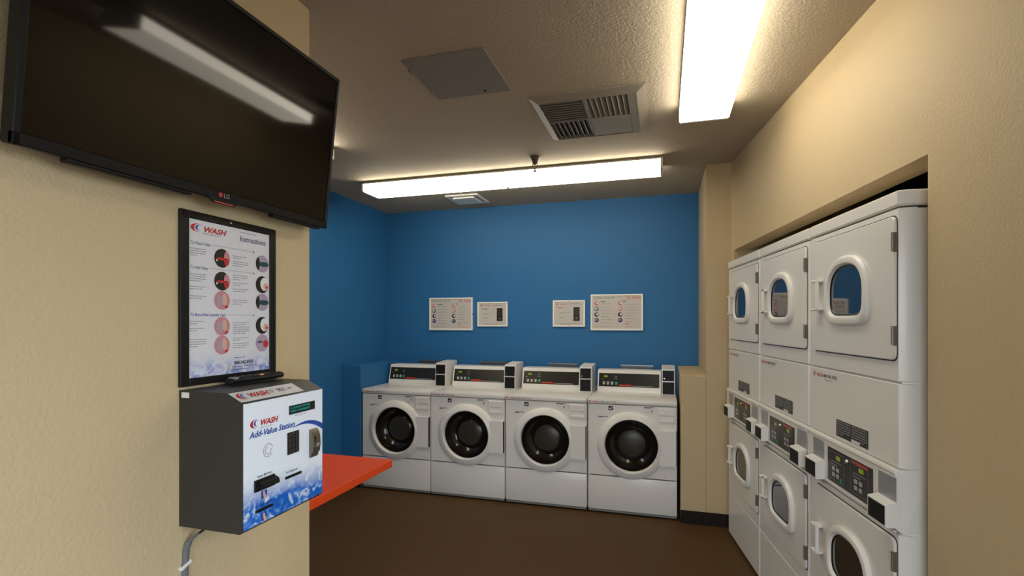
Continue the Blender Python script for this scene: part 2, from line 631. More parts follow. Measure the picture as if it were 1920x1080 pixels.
def make_washer():
    t = thing('front_load_washer', '', 'washer', (0, 0, 0), local=True, group='front-load washers in a row along the blue wall')
    cx, cz = 0.343, 0.557
    # cabinet shell
    m = MB()
    m.box(0, 0.02, 0.02, 0.80, 0.03, 0.874, 0.003)
    m.box(WW - 0.02, WW, 0.02, 0.80, 0.03, 0.874, 0.003)
    m.box(0.02, WW - .02, 0.78, 0.80, 0.03, 0.874)
    m.box(0.02, WW - .02, 0.03, 0.78, 0.03, 0.05)
    m.box(0.02, WW - .02, 0.03, 0.78, 0.855, 0.874)
    body = link('cabinet', m, 'appliance_white', t)
    for x in (0.06, WW - .06):
        for y in (0.10, 0.72):
            link('foot', MB().lathe([(0.0, 0), (0.025, 0), (0.025, 0.012), (0.010, 0.016), (0.010, 0.035), (0.0, 0.035)], Matrix.Translation((x, y, 0)), 10), 'black_plastic', body)
    # front panel with a round opening
    z0, z1 = 0.306, 0.873
    n = 40
    m = MB()

    def sq(a, x0, x1, zz0, zz1):
        ca, sa = math.cos(a), math.sin(a)
        hx0, hx1, hz0, hz1 = x0 - cx, x1 - cx, zz0 - cz, zz1 - cz
        k = min((hx1 / ca if ca > 1e-6 else 1e9), (hx0 / ca if ca < -1e-6 else 1e9), (hz1 / sa if sa > 1e-6 else 1e9), (hz0 / sa if sa < -1e-6 else 1e9))
        return cx + ca * k, cz + sa * k
    angs = sorted([2 * math.pi * i / n for i in range(n)] + [math.atan2(zc - cz, xc - cx) % (2 * math.pi) for xc in (0.003, WW - .003) for zc in (z0, z1)])
    L = []
    for xx, yy, e in ((0.002, 0.02, 0), (0.002, 0.003, 0), (0.005, 0.0, 0.003)):
        L.append([(sq(a, xx, WW - xx, z0 + e, z1 - e)[0], yy, sq(a, xx, WW - xx, z0 + e, z1 - e)[1]) for a in angs])
    for r, yy in ((0.205, 0.0), (0.205, 0.02)):
        L.append([(cx + r * math.cos(a), yy, cz + r * math.sin(a)) for a in angs])
    m.loft(L + [L[0]])
    fp = link('front_panel', m, 'appliance_white', t)
    link('lower_panel', MB().box(0.002, WW - .002, 0.0, 0.02, 0.030, 0.299, 0.004, seg=2), 'appliance_white', t)
    m = MB().box(0.004, WW - .004, 0.004, 0.03, 0.010, 0.028, 0.003)
    m.box(0.012, 0.030, 0.000, 0.006, 0.012, 0.024, 0.002)
    m.box(WW - .030, WW - .012, 0.000, 0.006, 0.012, 0.024, 0.002)
    link('base_rail', m, 'grille_metal', t)
    lid = link('top_lid', MB().box(-0.0005, WW + .0005, -0.010, 0.80, 0.878, 0.918, 0.008, seg=2), 'appliance_white', t)
    # lid sticker
    pl = lambda x, z: (x, -0.0106, z)
    m = MB()
    logo_into(m, 0.008, 0.889, 0.011, 0.085, pl, 0, 0)
    text_into(m, '800 342 5932', 0.016, pl(0.102, 0.889), (1, 0, 0), (0, 0, 1), 1, 0.0, 0.008, width=0.125)
    link('lettering', m, ['ink_red', 'ink_dark'], lid, smooth=False)
    # door
    Md = Matrix.Translation((cx, 0, cz)) @ Matrix.Rotation(math.pi / 2, 4, 'X')   # local z -> -y
    m = MB()
    m.lathe([(0.202, -0.02), (0.266, 0.0), (0.267, 0.010), (0.262, 0.017), (0.240, 0.027), (0.224, 0.034), (0.217, 0.037), (0.211, 0.037), (0.206, 0.031), (0.203, 0.018), (0.202, -0.02)], Md, 48)
    # flat latch plate that runs out of the ring on the right
    Lp = [(0.558, .422), (0.676, .422), (0.680, .426), (0.680, .688), (0.676, .692), (0.558, .692)]
    m.prism([(x, -0.001, z) for x, z in Lp], (0, -0.030, 0))
    door = link('door', m, 'appliance_white', t)
    link('door_grip', MB().box(0.6805, 0.6845, -0.024, -0.001, 0.424, 0.690), 'black_plastic', door, label='dark grip slot along the latch plate')
    m = MB()
    m.lathe([(0.203, 0.006), (0.192, -0.045), (0.170, -0.075), (0.140, -0.092), (0.132, -0.082), (0.110, -0.066), (0.104, -0.064)], Md, 48, 0)
    m.lathe([(0.104, -0.064), (0.085, -0.058), (0.060, -0.054), (0.03, -0.052), (0.0005, -0.0515)], Md, 48, 1)
    link('door_glass', m, ['bowl_glass', 'bowl_center'], door)
    # detergent drawer: proud frame round a sunken grip
    m = MB()
    x0, x1, a0, a1 = 0.546, 0.674, 0.752, 0.860
    g0, g1, h0, h1 = 0.558, 0.662, 0.772, 0.806
    m.box(x0, x1, -0.012, 0, h1, a1, 0.003)
    m.box(x0, x1, -0.012, 0, a0, h0, 0.003)
    m.box(x0, g0, -0.012, 0, h0 - .004, h1 + .004, 0.003)
    m.box(g1, x1, -0.012, 0, h0 - .004, h1 + .004, 0.003)
    dr = link('detergent_drawer', m, 'appliance_white', t)
    m = MB().prism([(g0, -0.002, h0), (g0, -0.011, h0 - .001), (g0, -0.002, h1)], (g1 - g0, 0, 0))
    link('drawer_grip', m, 'appliance_white', dr)
    # small marks on the front
    pf = lambda x, z: (x, -0.0008, z)
    m = MB()
    m.box(0.165, 0.201, -0.0012, 0.0, 0.828, 0.862, 0, 0)
    m.poly([(x, -0.0016, z) for x, z in ((0.172, 0.838), (0.187, 0.836), (0.195, 0.852), (0.190, 0.853), (0.183, 0.844), (0.172, 0.846))], 1)
    link('badge', m, ['ink_dark', 'ink_white'], fp, smooth=False)
    m = MB()
    bars(m, 0.084, 0.160, 0.779, 2, 0.0065, 0.005, pf, 0, random.Random(3))
    bars(m, 0.440, 0.520, 0.866, 2, 0.0055, 0.0045, pf, 0, random.Random(5))
    link('printed_marks', m, 'ink_navy', fp, smooth=False)
    m = MB()
    m.disc(pf(0.500, 0.836), 0.006, (1, 0, 0), (0, 0, 1), 12, 0)
    for i in range(5):
        a = math.radians(200 + i * 35)
        m.disc(pf(0.487 + 0.025 * math.cos(a), 0.832 + 0.016 * math.sin(a)), 0.003, (1, 0, 0), (0, 0, 1), 8, 1)
    link('dial_marks', m, ['ink_dark', 'ink_grey'], fp, smooth=False)
    # console: wedge with a dark control face
    ya, yb_, zt = 0.425, 0.475, 1.106
    prof = [(ya, 0.918), (ya + .004, 0.950), (yb_, zt - .006), (yb_ + .008, zt), (0.62, zt), (0.66, 0.99), (0.66, 0.918)]
    m = MB()
    m.loft([[(x, y, z) for y, z in prof] for x in (0.024, 0.565)], True, True)
    con = link('console', m, 'appliance_white', t)
    sl = Vector((0, yb_ - ya - .004, zt - .006 - .950)).normalized()
    nrm = Vector((0, -sl.z, sl.y))
    base = Vector((0, ya + .004, 0.950))

    def cp(x, u, off=0.0012):
        p = base + sl * u + nrm * off
        return Vector((x, p.y, p.z))
    m = MB()
    m.prism([cp(0.036, 0.014, 0), cp(0.552, 0.014, 0), cp(0.552, 0.132, 0), cp(0.036, 0.132, 0)], nrm * 0.003)
    pan = link('control_face', m, 'panel_black', con, smooth=False)
    # little control pieces, sub-parts of the console
    m = MB()
    m.prism([cp(0.078, 0.095, .003), cp(0.112, 0.095, .003), cp(0.112, 0.112, .003), cp(0.078, 0.112, .003)], nrm * 0.0008)
    link('display', m, 'led_green', con, smooth=False)
    for i in range(4):
        x = 0.070 + i * 0.036
        m = MB()
        m.prism([cp(x, 0.030, .003), cp(x + .020, 0.030, .003), cp(x + .020, 0.056, .003), cp(x, 0.056, .003)], nrm * 0.003)
        link('button', m, 'ink_green' if i == 3 else 'button_grey', con, smooth=False)
    m = MB()
    for i in range(4):
        m.disc(cp(0.176 + (i % 2) * .014, 0.084 + (i // 2) * .020, .0042), 0.004, (1, 0, 0), sl, 8, 0)
    m.disc(cp(0.066, 0.078, .0042), 0.004, (1, 0, 0), sl, 8, 0)
    link('indicator_lights', m, 'button_grey', con, smooth=False)
    m = MB()
    m.poly([cp(0.208, 0.020, .0036), cp(0.330, 0.020, .0036), cp(0.312, 0.034, .0036), cp(0.216, 0.034, .0036)], 0)
    m.poly([cp(0.330, 0.020, .0036), cp(0.500, 0.020, .0036), cp(0.500, 0.025, .0036), cp(0.330, 0.025, .0036)], 1)
    link('red_stripe', m, ['stripe_red', 'ink_grey'], con, smooth=False)
    # coin box
    y0 = 0.350
    prof = [(y0, 0.918), (y0, 1.030), (y0 + .012, 1.128), (y0 + .040, 1.140), (0.63, 1.150), (0.63, 0.918)]
    m = MB()
    m.loft([[(x, y, z) for y, z in prof] for x in (0.572, 0.679)], True, True)
    cb = link('coin_box', m, 'appliance_white', t)
    link('coin_box_front', MB().box(0.579, 0.672, y0 - .004, y0, 0.924, 1.026, 0.001), 'black_plastic', cb)
    m = MB()
    m.prism([(0.579, y0 - .004, 1.036), (0.672, y0 - .004, 1.036), (0.672, y0 + .007, 1.122), (0.579, y0 + .007, 1.122)], (0, 0.005, 0.0006))
    link('coin_face', m, 'black_plastic', cb, smooth=False)
    m = MB().lathe([(0, 0.004), (0.006, 0.004), (0.007, 0.0), (0, 0)], Matrix.Translation((0.594, y0 - .003, 1.056)) @ Matrix.Rotation(math.pi / 2, 4, 'X'), 12)
    link('lock', m, 'chrome', cb)
    m = MB().poly([(0.582, y0 + .030, 1.1365), (0.669, y0 + .030, 1.1365), (0.669, y0 + .060, 1.1418), (0.582, y0 + .060, 1.1418)])
    link('coin_slot_panel', m, 'panel_black', cb, smooth=False)
    # metal bracket standing up behind the console
    m = MB()
    m.prism([(0.215, 0.74, 1.085), (0.485, 0.74, 1.085), (0.495, 0.735, 1.126), (0.205, 0.735, 1.126)], (0, 0.012, 0))
    m.box(0.203, 0.497, 0.715, 0.752, 1.126, 1.134, 0.002)
    m.box(0.30, 0.33, 0.742, 0.752, 0.90, 1.09)
    m.box(0.37, 0.40, 0.742, 0.752, 0.90, 1.09)
    link('rear_bracket', m, 'steel', t)
    return t


washer = make_washer()
WX = [-2.674, -1.983, -1.287, -0.591]
WLAB = ['white front-load washer at the left end of the row, beside the low blue wall',
        'white front-load washer standing second from the left in the row',
        'white front-load washer standing second from the right in the row',
        'white front-load washer at the right end of the row, beside the tan column']
for i, x in enumerate(WX):
    o = washer if i == 0 else copy_tree(washer)
    o.location = (x, 4.146, 0)
    o['label'] = WLAB[i]

# ================================================================== DRYERS
DW = 0.690


def dshape(cx, hw, z0, z1, y, n=36, k=0.0):
    """arched window outline: round top, squarer bottom; k = outward offset"""
    hw, z0, z1 = hw + k, z0 - k, z1 + k
    zm = z0 + (z1 - z0) * 0.46
    P = []
    for i in range(n):
        a = 2 * math.pi * i / n
        c, s = math.cos(a), math.sin(a)
        e = 2.35 if s >= 0 else 4.8
        x = math.copysign(abs(c) ** (2 / e), c) * hw
        if s < 0:
            x *= 1 - 0.03 * abs(s)
        z = math.copysign(abs(s) ** (2 / e), s) * ((z1 - zm) if s >= 0 else (zm - z0))
        P.append((cx + x, y, zm + z))
    return P


def rrect(x0, x1, z0, z1, r, y, n=5):
    P = []
    for cx, cz, a0 in ((x1 - r, z1 - r, 0), (x0 + r, z1 - r, 90), (x0 + r, z0 + r, 180), (x1 - r, z0 + r, 270)):
        for i in range(n + 1):
            a = math.radians(a0 + 90 * i / n)
            P.append((cx + r * math.cos(a), y, cz + r * math.sin(a)))
    return P


FY = -0.050       # dryer front plane (wall plane is y = 0)


def dryer_door(t, x0, x1, z0, z1, gx, hw, gz0, gz1, hz0, hz1, hing):
    m = MB()
    y = FY
    m.loft([rrect(x0, x1, z0, z1, .022, y), rrect(x0, x1, z0, z1, .022, y - .006), rrect(x0 + .003, x1 - .003, z0 + .003, z1 - .003, .020, y - .009)], False, True)
    d = link('door', m, 'appliance_white', t)
    m = MB()
    m.loft([rrect(x0 - .004, x1 + .004, z0 - .005, z1 + .004, .025, y), rrect(x0 - .004, x1 + .004, z0 - .005, z1 + .004, .025, y - .0012)], False, True)
    link('door_gap_shade', m, 'panel_black', d, smooth=False, label='black sheet drawn as the shaded gap round the door')  # shade in the door gap laid on as a black sheet
    f = y - .009
    m = MB()
    lo = [(0.036, f), (0.037, f - .008), (0.031, f - .015), (0.020, f - .018), (0.009, f - .016), (0.003, f - .009), (0.0, f - .001)]
    m.loft([dshape(gx, hw, gz0, gz1, yy, k=k) for k, yy in lo])
    link('window_rim', m, 'white_plastic', d)
    m = MB()
    m.loft([dshape(gx, hw, gz0, gz1, f - .006, k=.003), dshape(gx, hw, gz0, gz1, f - .004, k=-.005), dshape(gx, hw, gz0, gz1, f - .002, k=-.007)])
    link('window_gasket', m, 'panel_black', d)
    m = MB().poly(dshape(gx, hw, gz0, gz1, f - .0025, k=-.005)[::-1])
    link('window_glass', m, 'window_dark', d, smooth=False, label='dark reflecting window glass')
    # handle: bracket shaped pull
    m = MB()
    hx = 0.104
    m.box(hx + .042, hx + .054, f - .030, f - .016, hz0, hz1, 0.003)
    m.box(hx, hx + .054, f - .030, f, hz1 - .011, hz1, 0.003)
    m.box(hx, hx + .054, f - .030, f, hz0, hz0 + .011, 0.003)
    link('handle', m, 'white_plastic', d)
    for z in hing:
        m = MB().box(x1 - .006, x1 + .006, f - .004, y, z, z + .064, 0.002)
        m.tube([(x1, f - .005, z + .002), (x1, f - .005, z + .064)], .0045, 8)
        link('hinge', m, 'hinge_metal', d)


def make_dryer():
    t = thing('stacked_dryer', '', 'dryer', (0, 0, 0), local=True, group='stacked dryers built into the tan wall')
    # cabinet with chamfered vertical front corners
    def slab(z0, z1, yf, yb, ch=0.026, inset=0.0, bev=None):
        m = MB()
        P = [(inset, yb), (inset, yf + ch), (inset + ch * .45, yf), (DW - inset - ch * .45, yf), (DW - inset, yf + ch), (DW - inset, yb)]
        if bev:
            Q = [(inset + bev, yb), (inset + bev, yf + ch + bev), (inset + ch * .45 + bev, yf + bev), (DW - inset - ch * .45 - bev, yf + bev), (DW - inset - bev, yf + ch + bev), (DW - inset - bev, yb)]
            m.loft([[(x, y, z0) for x, y in Q], [(x, y, z0 + bev) for x, y in P], [(x, y, z1 - bev) for x, y in P], [(x, y, z1) for x, y in Q]], True, True)
        else:
            m.loft([[(x, y, z) for x, y in P] for z in (z0, z1)], True, True)
        return m
    m = slab(0.025, 1.905, FY + .012, 0.66, inset=.003)
    body = link('cabinet', m, 'appliance_white', t)
    for x in (0.06, DW - .06):
        for y in (0.06, 0.58):
            link('foot', MB().lathe([(0, 0), (.025, 0), (.025, .012), (.01, .016), (.01, .03), (0, .03)], Matrix.Translation((x, y, 0)), 10), 'black_plastic', body)
    link('top_cap', slab(1.914, 1.966, FY - .004, 0.66, bev=.006), 'appliance_white', t)
    link('upper_front', slab(1.342, 1.908, FY, 0.0, bev=.003), 'appliance_white', t)
    link('middle_front', slab(1.060, 1.336, FY, 0.0, bev=.003), 'appliance_white', t)
    link('lower_front', slab(0.318, 0.846, FY, 0.0, bev=.003), 'appliance_white', t)
    link('toe_panel', slab(0.022, 0.312, FY, 0.0, bev=.003), 'appliance_white', t)
    # control band, slightly proud with a rounded upper lip
    BY = FY - .012
    m = MB()
    prof = [(0.05, 0.853), (FY + .004, 0.853), (BY + .004, 0.864), (BY, 0.870), (BY, 1.040), (BY - .004, 1.046), (BY - .002, 1.054), (BY + .006, 1.058), (0.05, 1.058)]
    def sec(x, dy):
        return [(x, max(y, FY + dy) if y < 0.04 else y, z) for y, z in prof]
    m.loft([sec(0.0, .012), [(0.008, y, z) for y, z in prof], [(DW - .008, y, z) for y, z in prof], sec(DW, .012)], True, True)
    band = link('control_band', m, 'appliance_white', t)
    link('trim_strip', MB().box(0.020, DW - .020, BY - .003, BY, 0.874, 0.879, 0.001), 'appliance_white', band)
    link('trim_strip', MB().box(0.020, DW - .020, FY - .010, FY, 0.850, 0.855, 0.001), 'appliance_white', band)
    # black control face with two half panels
    m = MB().box(0.212, 0.552, BY - .003, BY, 0.886, 1.022, 0.001)
    cf = link('control_face', m, 'panel_black', t)
    cyy = BY - .003
    q = lambda x, z: (x, cyy - .0006, z)
    for k, xo in enumerate((0.225, 0.400)):
        m = MB()
        for a, b, c, d in ((0, .125, .0, .0015), (0, .125, .1105, .112), (0, .0015, 0, .112), (.1235, .125, 0, .112)):
            m.poly([q(xo + a, .898 + c), q(xo + b, .898 + c), q(xo + b, .898 + d), q(xo + a, .898 + d)])
        link('panel_outline', m, 'ink_grey', cf, smooth=False)
        m = MB().box(xo + .062, xo + .094, cyy - .001, cyy, .984, 1.000)
        link('display', m, 'led_green', cf, smooth=False)
        for i in range(4):
            bx, bz = xo + .030 + (i % 2) * .034, .912 + (i // 2) * .024
            m = MB().box(bx, bx + .022, cyy - .002, cyy, bz, bz + .016, .001)
            link('button', m, 'button_grey', cf)
        m = MB()
        bars(m, xo + .02, xo + .11, .975, 2, .012, .004, q, 0, random.Random(k))
        link('printed_marks', m, 'ink_grey', cf, smooth=False)
    link('start_button', MB().box(.320, .338, cyy - .002, cyy, .902, .918, .001), 'ink_green', cf)
    m = MB().poly([q(.415, 1.006), q(.520, 1.006), q(.525, 1.018), q(.405, 1.018)])
    link('red_stripe', m, 'stripe_red', cf, smooth=False)
    m = MB().lathe([(0, .005), (.007, .005), (.009, 0), (0, 0)], Matrix.Translation((.372, cyy, 1.000)) @ Matrix.Rotation(math.pi / 2, 4, 'X'), 14)
    link('lock', m, 'chrome', cf)
    # coin slides
    for x0 in (0.070, 0.588):
        m = MB().box(x0, x0 + .104, BY - .002, BY, .930, 1.033, .001)
        pl = link('coin_plate', m, 'brushed_plate', t)
        x1 = x0 + .108
        yf = BY - .036
        m = MB()
        # hood: slanted top running back to the plate
        m.loft([[(x, y, z) for y, z in ((BY, .872), (yf + .002, .872), (yf, .875), (yf, .943), (yf + .003, .946), (BY, .954))] for x in (x0, x1)], True, True)
        cb = link('coin_box', m, 'white_plastic', t)
        link('coin_face', MB().box(x0 + .007, x1 - .004, yf - .0015, yf, .879, .940), 'black_plastic', cb, smooth=False)
    # warning label and brand sticker on the middle panel
    yy = FY - .0008
    p = lambda x, z: (x, yy, z)
    p2 = lambda x, z: (x, yy - .0006, z)
    m = MB()
    m.poly([p(.255, 1.076), p(.497, 1.076), p(.497, 1.143), p(.255, 1.143)], 0)
    r = random.Random(9)
    bars(m, .262, .370, 1.138, 6, .0095, .004, p2, 1, r)
    bars(m, .380, .490, 1.138, 6, .0095, .004, p2, 1, r)
    m.poly([p2(.378, 1.077), p2(.440, 1.077), p2(.440, 1.087), p2(.378, 1.087)], 2)
    link('warning_label', m, ['charcoal_metal', 'ink_grey', 'ink_white'], t, smooth=False, label='dark warning label with pale print')
    m = MB()
    logo_into(m, .038, 1.300, .015, .095, p, 0, 0)
    text_into(m, '800 342 5932', .020, p(.140, 1.300), (1, 0, 0), (0, 0, 1), 1, 0, .008, width=.12)
    bars(m, .150, .255, 1.292, 1, .006, .003, p, 2, r)
    link('brand_sticker', m, ['ink_palered', 'ink_dark', 'ink_grey'], t, smooth=False)
    dryer_door(t, .055, .672, 1.412, 1.884, .362, .131, 1.562, 1.756, 1.584, 1.716, (1.460, 1.766))
    dryer_door(t, .075, .672, .390, .828, .374, .131, .520, .700, .545, .668, (.440, .722))
    return t


dryer = make_dryer()
DLAB = ['white stacked dryer farthest from the camera, beside the tan column',
        'white stacked dryer standing in the middle of the three stacks',
        'white stacked dryer nearest the camera, at the niche edge']
for i, s in enumerate((0.116, 0.812, 1.508)):
    o = dryer if i == 0 else copy_tree(dryer)
    o.location = wl(s, 0, 0)
    o.rotation_euler = (0, 0, ROT)
    o['label'] = DLAB[i]

# ================================================================== FOLDING COUNTER
t = thing('folding_counter', 'orange laminate counter behind the tan wall', 'counter', (-2.1, 1.95, 0.0))
link('counter_top', MB().box(XL + .002, -1.298, YP + .002, 2.278, 0.813, 0.850, 0.002), 'orange_laminate', t)
for x in (-2.5, -1.75):
    m = MB()
    m.prism([(x, YP + .002, .813), (x, YP + .42, .813), (x, YP + .42, .79), (x, YP + .03, .50), (x, YP + .002, .50)], (0.03, 0, 0))
    link('bracket', m, 'steel', t)

# ================================================================== TELEVISION
tb = Vector((-1.208, 0, 1.884))
tt = Vector((-1.150, 0, 2.432))
uv = (tt - tb).normalized()
nv = Vector((uv.z, 0, -uv.x))          # out of the screen, tilted down
TY0, TY1 = 0.672, 1.634
TH = (tt - tb).length
t = thing('television', 'large black flat television mounted tilted on the tan wall', 'television', (XP, (TY0 + TY1) / 2, 1.884))


def tv(y, u, d):
    p = tb + uv * u + nv * d
    return Vector((p.x, y, p.z))


def tvbox(m, y0, y1, u0, u1, d0, d1, bev=0.0, mi=0):
    Mx = Matrix((( 0, uv.x, nv.x, tb.x), (1, 0, 0, 0), (0, uv.z, nv.z, tb.z), (0, 0, 0, 1)))
    return m.box(y0, y1, u0, u1, d0, d1, bev, mi, 1, Mx)


link('back_shell', tvbox(MB(), TY0 + .004, TY1 - .004, .004, TH - .004, -.045, -.006, .004), 'tv_black', t)
m = MB()
bz = .014
tvbox(m, TY0, TY0 + bz, 0, TH, -.012, 0.002, .002)
tvbox(m, TY1 - bz, TY1, 0, TH, -.012, 0.002, .002)
tvbox(m, TY0, TY1, TH - bz, TH, -.012, 0.002, .002)
tvbox(m, TY0, TY1, 0, .026, -.012, 0.002, .002)
bez = link('bezel', m, 'tv_black', t)
link('screen', tvbox(MB(), TY0 + bz, TY1 - bz, .026, TH - bz, -.008, -.002), 'tv_screen', t, smooth=False)
for ya, yb_ in ((.10, .40), (.70, .93)):
    link('speaker_bar', tvbox(MB(), TY0 + ya, TY0 + yb_, -.008, .004, -.030, -.002, .003), 'black_plastic', t)
m = MB()
ym = 1.168
m.prism([tv(ym - .055, .002, -.002), tv(ym + .055, .002, -.002), tv(ym + .035, -.011, -.002), tv(ym - .035, -.011, -.002)], nv * .006)
link('sensor_lip', m, 'black_plastic', t)
m = MB()
m.prism([tv(ym - .05, -.0005, .002), tv(ym + .05, -.0005, .002), tv(ym + .028, -.0095, .0045), tv(ym - .028, -.0095, .0045), tv(ym - .026, -.0075, .0045), tv(ym + .026, -.0075, .0045), tv(ym + .046, .0005, .002)][:4], nv * .0004)
link('status_light', m, 'ink_red', bez, smooth=False)
m = MB()
m.disc(tv(ym - .012, .014, .0026), .0068, (0, 1, 0), uv, 16, 0)
text_into(m, 'LG', .017, tv(ym - .002, .0085, .0026), (0, 1, 0), uv, 1, 0, .01)
link('logo', m, ['ink_red', 'ink_grey'], bez, smooth=False)
m = MB().box(XP, XP + .012, .95, 1.36, 2.0, 2.32, .002)
m.box(XP + .01, XP + .065, 1.00, 1.04, 2.02, 2.30)
m.box(XP + .01, XP + .065, 1.27, 1.31, 2.02, 2.30)
link('wall_mount', m, 'black_plastic', t)

# ================================================================== INSTRUCTION POSTER
t = thing('instruction_poster', 'tall black-framed laundry instruction poster hanging under the television', 'poster', (XP, 1.277, 1.356))
y0, y1, z0, z1 = 1.095, 1.459, 1.356, 1.853
m = MB()
b = .029
m.box(XP, XP + .010, y0, y0 + b, z0, z1, .002)
m.box(XP, XP + .010, y1 - b, y1, z0, z1, .002)
m.box(XP, XP + .010, y0 + b, y1 - b, z0, z0 + .022, .002)
m.box(XP, XP + .010, y0 + b, y1 - b, z1 - .022, z1, .002)
fr = link('frame', m, 'frame_black', t)
m = MB().lathe([(0, .003), (.003, .003), (.004, 0), (0, 0)], Matrix.Translation((XP + .010, 1.265, z1 - .011)) @ Matrix.Rotation(math.pi / 2, 4, 'Y'), 10)
link('screw', m, 'chrome', fr)
sh = link('printed_sheet', MB().box(XP, XP + .006, y0 + b - .004, y1 - b + .004, z0 + .018, z1 - .018), 'poster_print', t, smooth=False)
xs = XP + .0066
pp = lambda y, z: (xs, y, z)
pq = lambda y, z: (xs + .0005, y, z)
RY, UZ = (0, 1, 0), (0, 0, 1)
m = MB()
logo_into(m, 1.129, 1.800, .0165, .121, pp, 0, 1)
link('logo', m, ['ink_red', 'ink_blue'], sh, smooth=False)
for nm, tx, sz, yy, zz, ink, shr, bd, wd in (
        ('title', 'Instructions', .024, 1.303, 1.793, 'ink_slate', .25, .022, .110),
        ('heading', 'To Check Value', .0125, 1.128, 1.760, 'ink_slate', .2, .01, .066),
        ('heading', 'To Add Value', .0125, 1.128, 1.690, 'ink_slate', .2, .01, .058),
        ('heading', 'To Buy a New Laundry Card', .0125, 1.128, 1.5545, 'ink_blue', .2, .01, .122),
        ('phone_number', '800.342.5932', .0135, 1.283, 1.4055, 'ink_dark', 0, .03, .077)):
    m = MB()
    text_into(m, tx, sz, pp(yy, zz), RY, UZ, 0, shr, bd, width=wd)
    link(nm, m, ink, sh, smooth=False)
m = MB()
r = random.Random(11)
for a, bb, zz, n, mi in ((1.305, 1.413, 1.822, 1, 0), (1.170, 1.262, 1.7955, 1, 0),
                        (1.127, 1.180, 1.749, 4, 0), (1.127, 1.180, 1.676, 4, 0), (1.127, 1.180, 1.640, 2, 0), (1.127, 1.182, 1.613, 2, 0),
                        (1.127, 1.175, 1.540, 2, 0), (1.127, 1.175, 1.520, 2, 0), (1.127, 1.182, 1.488, 4, 0),
                        (1.277, 1.332, 1.744, 2, 0), (1.277, 1.338, 1.727, 3, 0), (1.277, 1.335, 1.684, 3, 0), (1.277, 1.335, 1.660, 2, 0),
                        (1.277, 1.340, 1.641, 2, 0), (1.277, 1.335, 1.607, 3, 0), (1.277, 1.344, 1.5355, 2, 0), (1.277, 1.344, 1.522, 4, 0),
                        (1.277, 1.340, 1.488, 2, 0), (1.277, 1.340, 1.471, 3, 0),
                        (1.283, 1.356, 1.4265, 1, 1), (1.283, 1.410, 1.3985, 1, 1), (1.283, 1.380, 1.390, 1, 1)):
    bars(m, a, bb, zz, n, .0066, .0022, pp, mi, r)
for z, ya in ((1.7645, 1.202), (1.695, 1.192), (1.5585, 1.256)):
    m.poly([pp(ya, z), pp(1.360, z), pp(1.360, z + .0012), pp(ya, z + .0012)], 0)
    m.disc(pp(1.361, z + .0005), .003, RY, UZ, 8, 1)
link('fine_print', m, ['ink_grey', 'ink_slate'], sh, smooth=False)


def picture(cy, cz, kind, clip=False):
    """round printed photo"""
    m = MB()
    R = .0285
    ymax = 1.4288

    def clipd(pts):
        return [(p[0], min(p[1], ymax), p[2]) for p in pts]

    def disc(y, z, rad, mi, lay, rz=None, n=22):
        pts = []
        for j in range(n):
            a = 2 * math.pi * j / n
            yy = y + rad * math.cos(a)
            zz = z + (rz or rad) * math.sin(a)
            dd = math.hypot(yy - cy, zz - cz)
            if dd > R:
                yy, zz = cy + (yy - cy) * R / dd, cz + (zz - cz) * R / dd
            pts.append((xs + .0004 * lay, yy, zz))
        m.poly(clipd(pts), mi)
    if kind == 'reader':
        disc(cy, cz, R, 0, 1)
        disc(cy + .020, cz, .014, 2, 2, .026)
        disc(cy - .004, cz - .002, .018, 1, 3, .004)
        disc(cy + .016, cz - .010, .009, 1, 3, .012)
        disc(cy - .020, cz - .008, .003, 4, 4)
    elif kind == 'pad':
        disc(cy, cz, R, 2, 1)
        disc(cy - .008, cz - .002, .011, 3, 2, .018)
        disc(cy + .008, cz + .003, .009, 5, 3, .018)
        disc(cy + .016, cz - .020, .007, 1, 4, .005)
    elif kind == 'screen':
        disc(cy, cz, R, 3, 1)
        disc(cy - .020, cz, .009, 0, 2, .022)
        disc(cy + .006, cz - .001, .022, 6, 3, .0085)
    elif kind == 'hand':
        disc(cy, cz, R, 0, 1)
        disc(cy + .010, cz + .002, .019, 4, 2, .022)
        disc(cy + .015, cz - .006, .011, 5, 3, .012)
        disc(cy + .019, cz - .008, .005, 1, 4, .004)
    else:
        disc(cy, cz, R, 3, 1)
        disc(cy - .010, cz + .004, .012, 7, 2, .003)
        disc(cy + .014, cz - .003, .011, 1, 3, .012)
    link('round_photo', m, ['panel_black', 'ink_red', 'ink_pink', 'ink_mauve', 'ink_white', 'ink_skin', 'ink_teal', 'ink_navy'], sh, smooth=False)


for z, kd in zip((1.730, 1.661, 1.6027, 1.5246, 1.4676), ('reader', 'reader', 'pad', 'pad', 'pad')):
    picture(1.237, z, kd)
for z, kd in zip((1.730, 1.661, 1.6026, 1.5257, 1.4672), ('screen', 'hand', 'screen', 'hand', 'slot')):
    picture(1.3985, z, kd, True)
m = MB().disc(pp(1.2691, 1.3955), .0065, RY, UZ, 16, 0)
m.disc(pq(1.2705, 1.396), .003, RY, UZ, 10, 1)
link('orange_icon', m, ['ink_orange', 'ink_white'], sh, smooth=False)

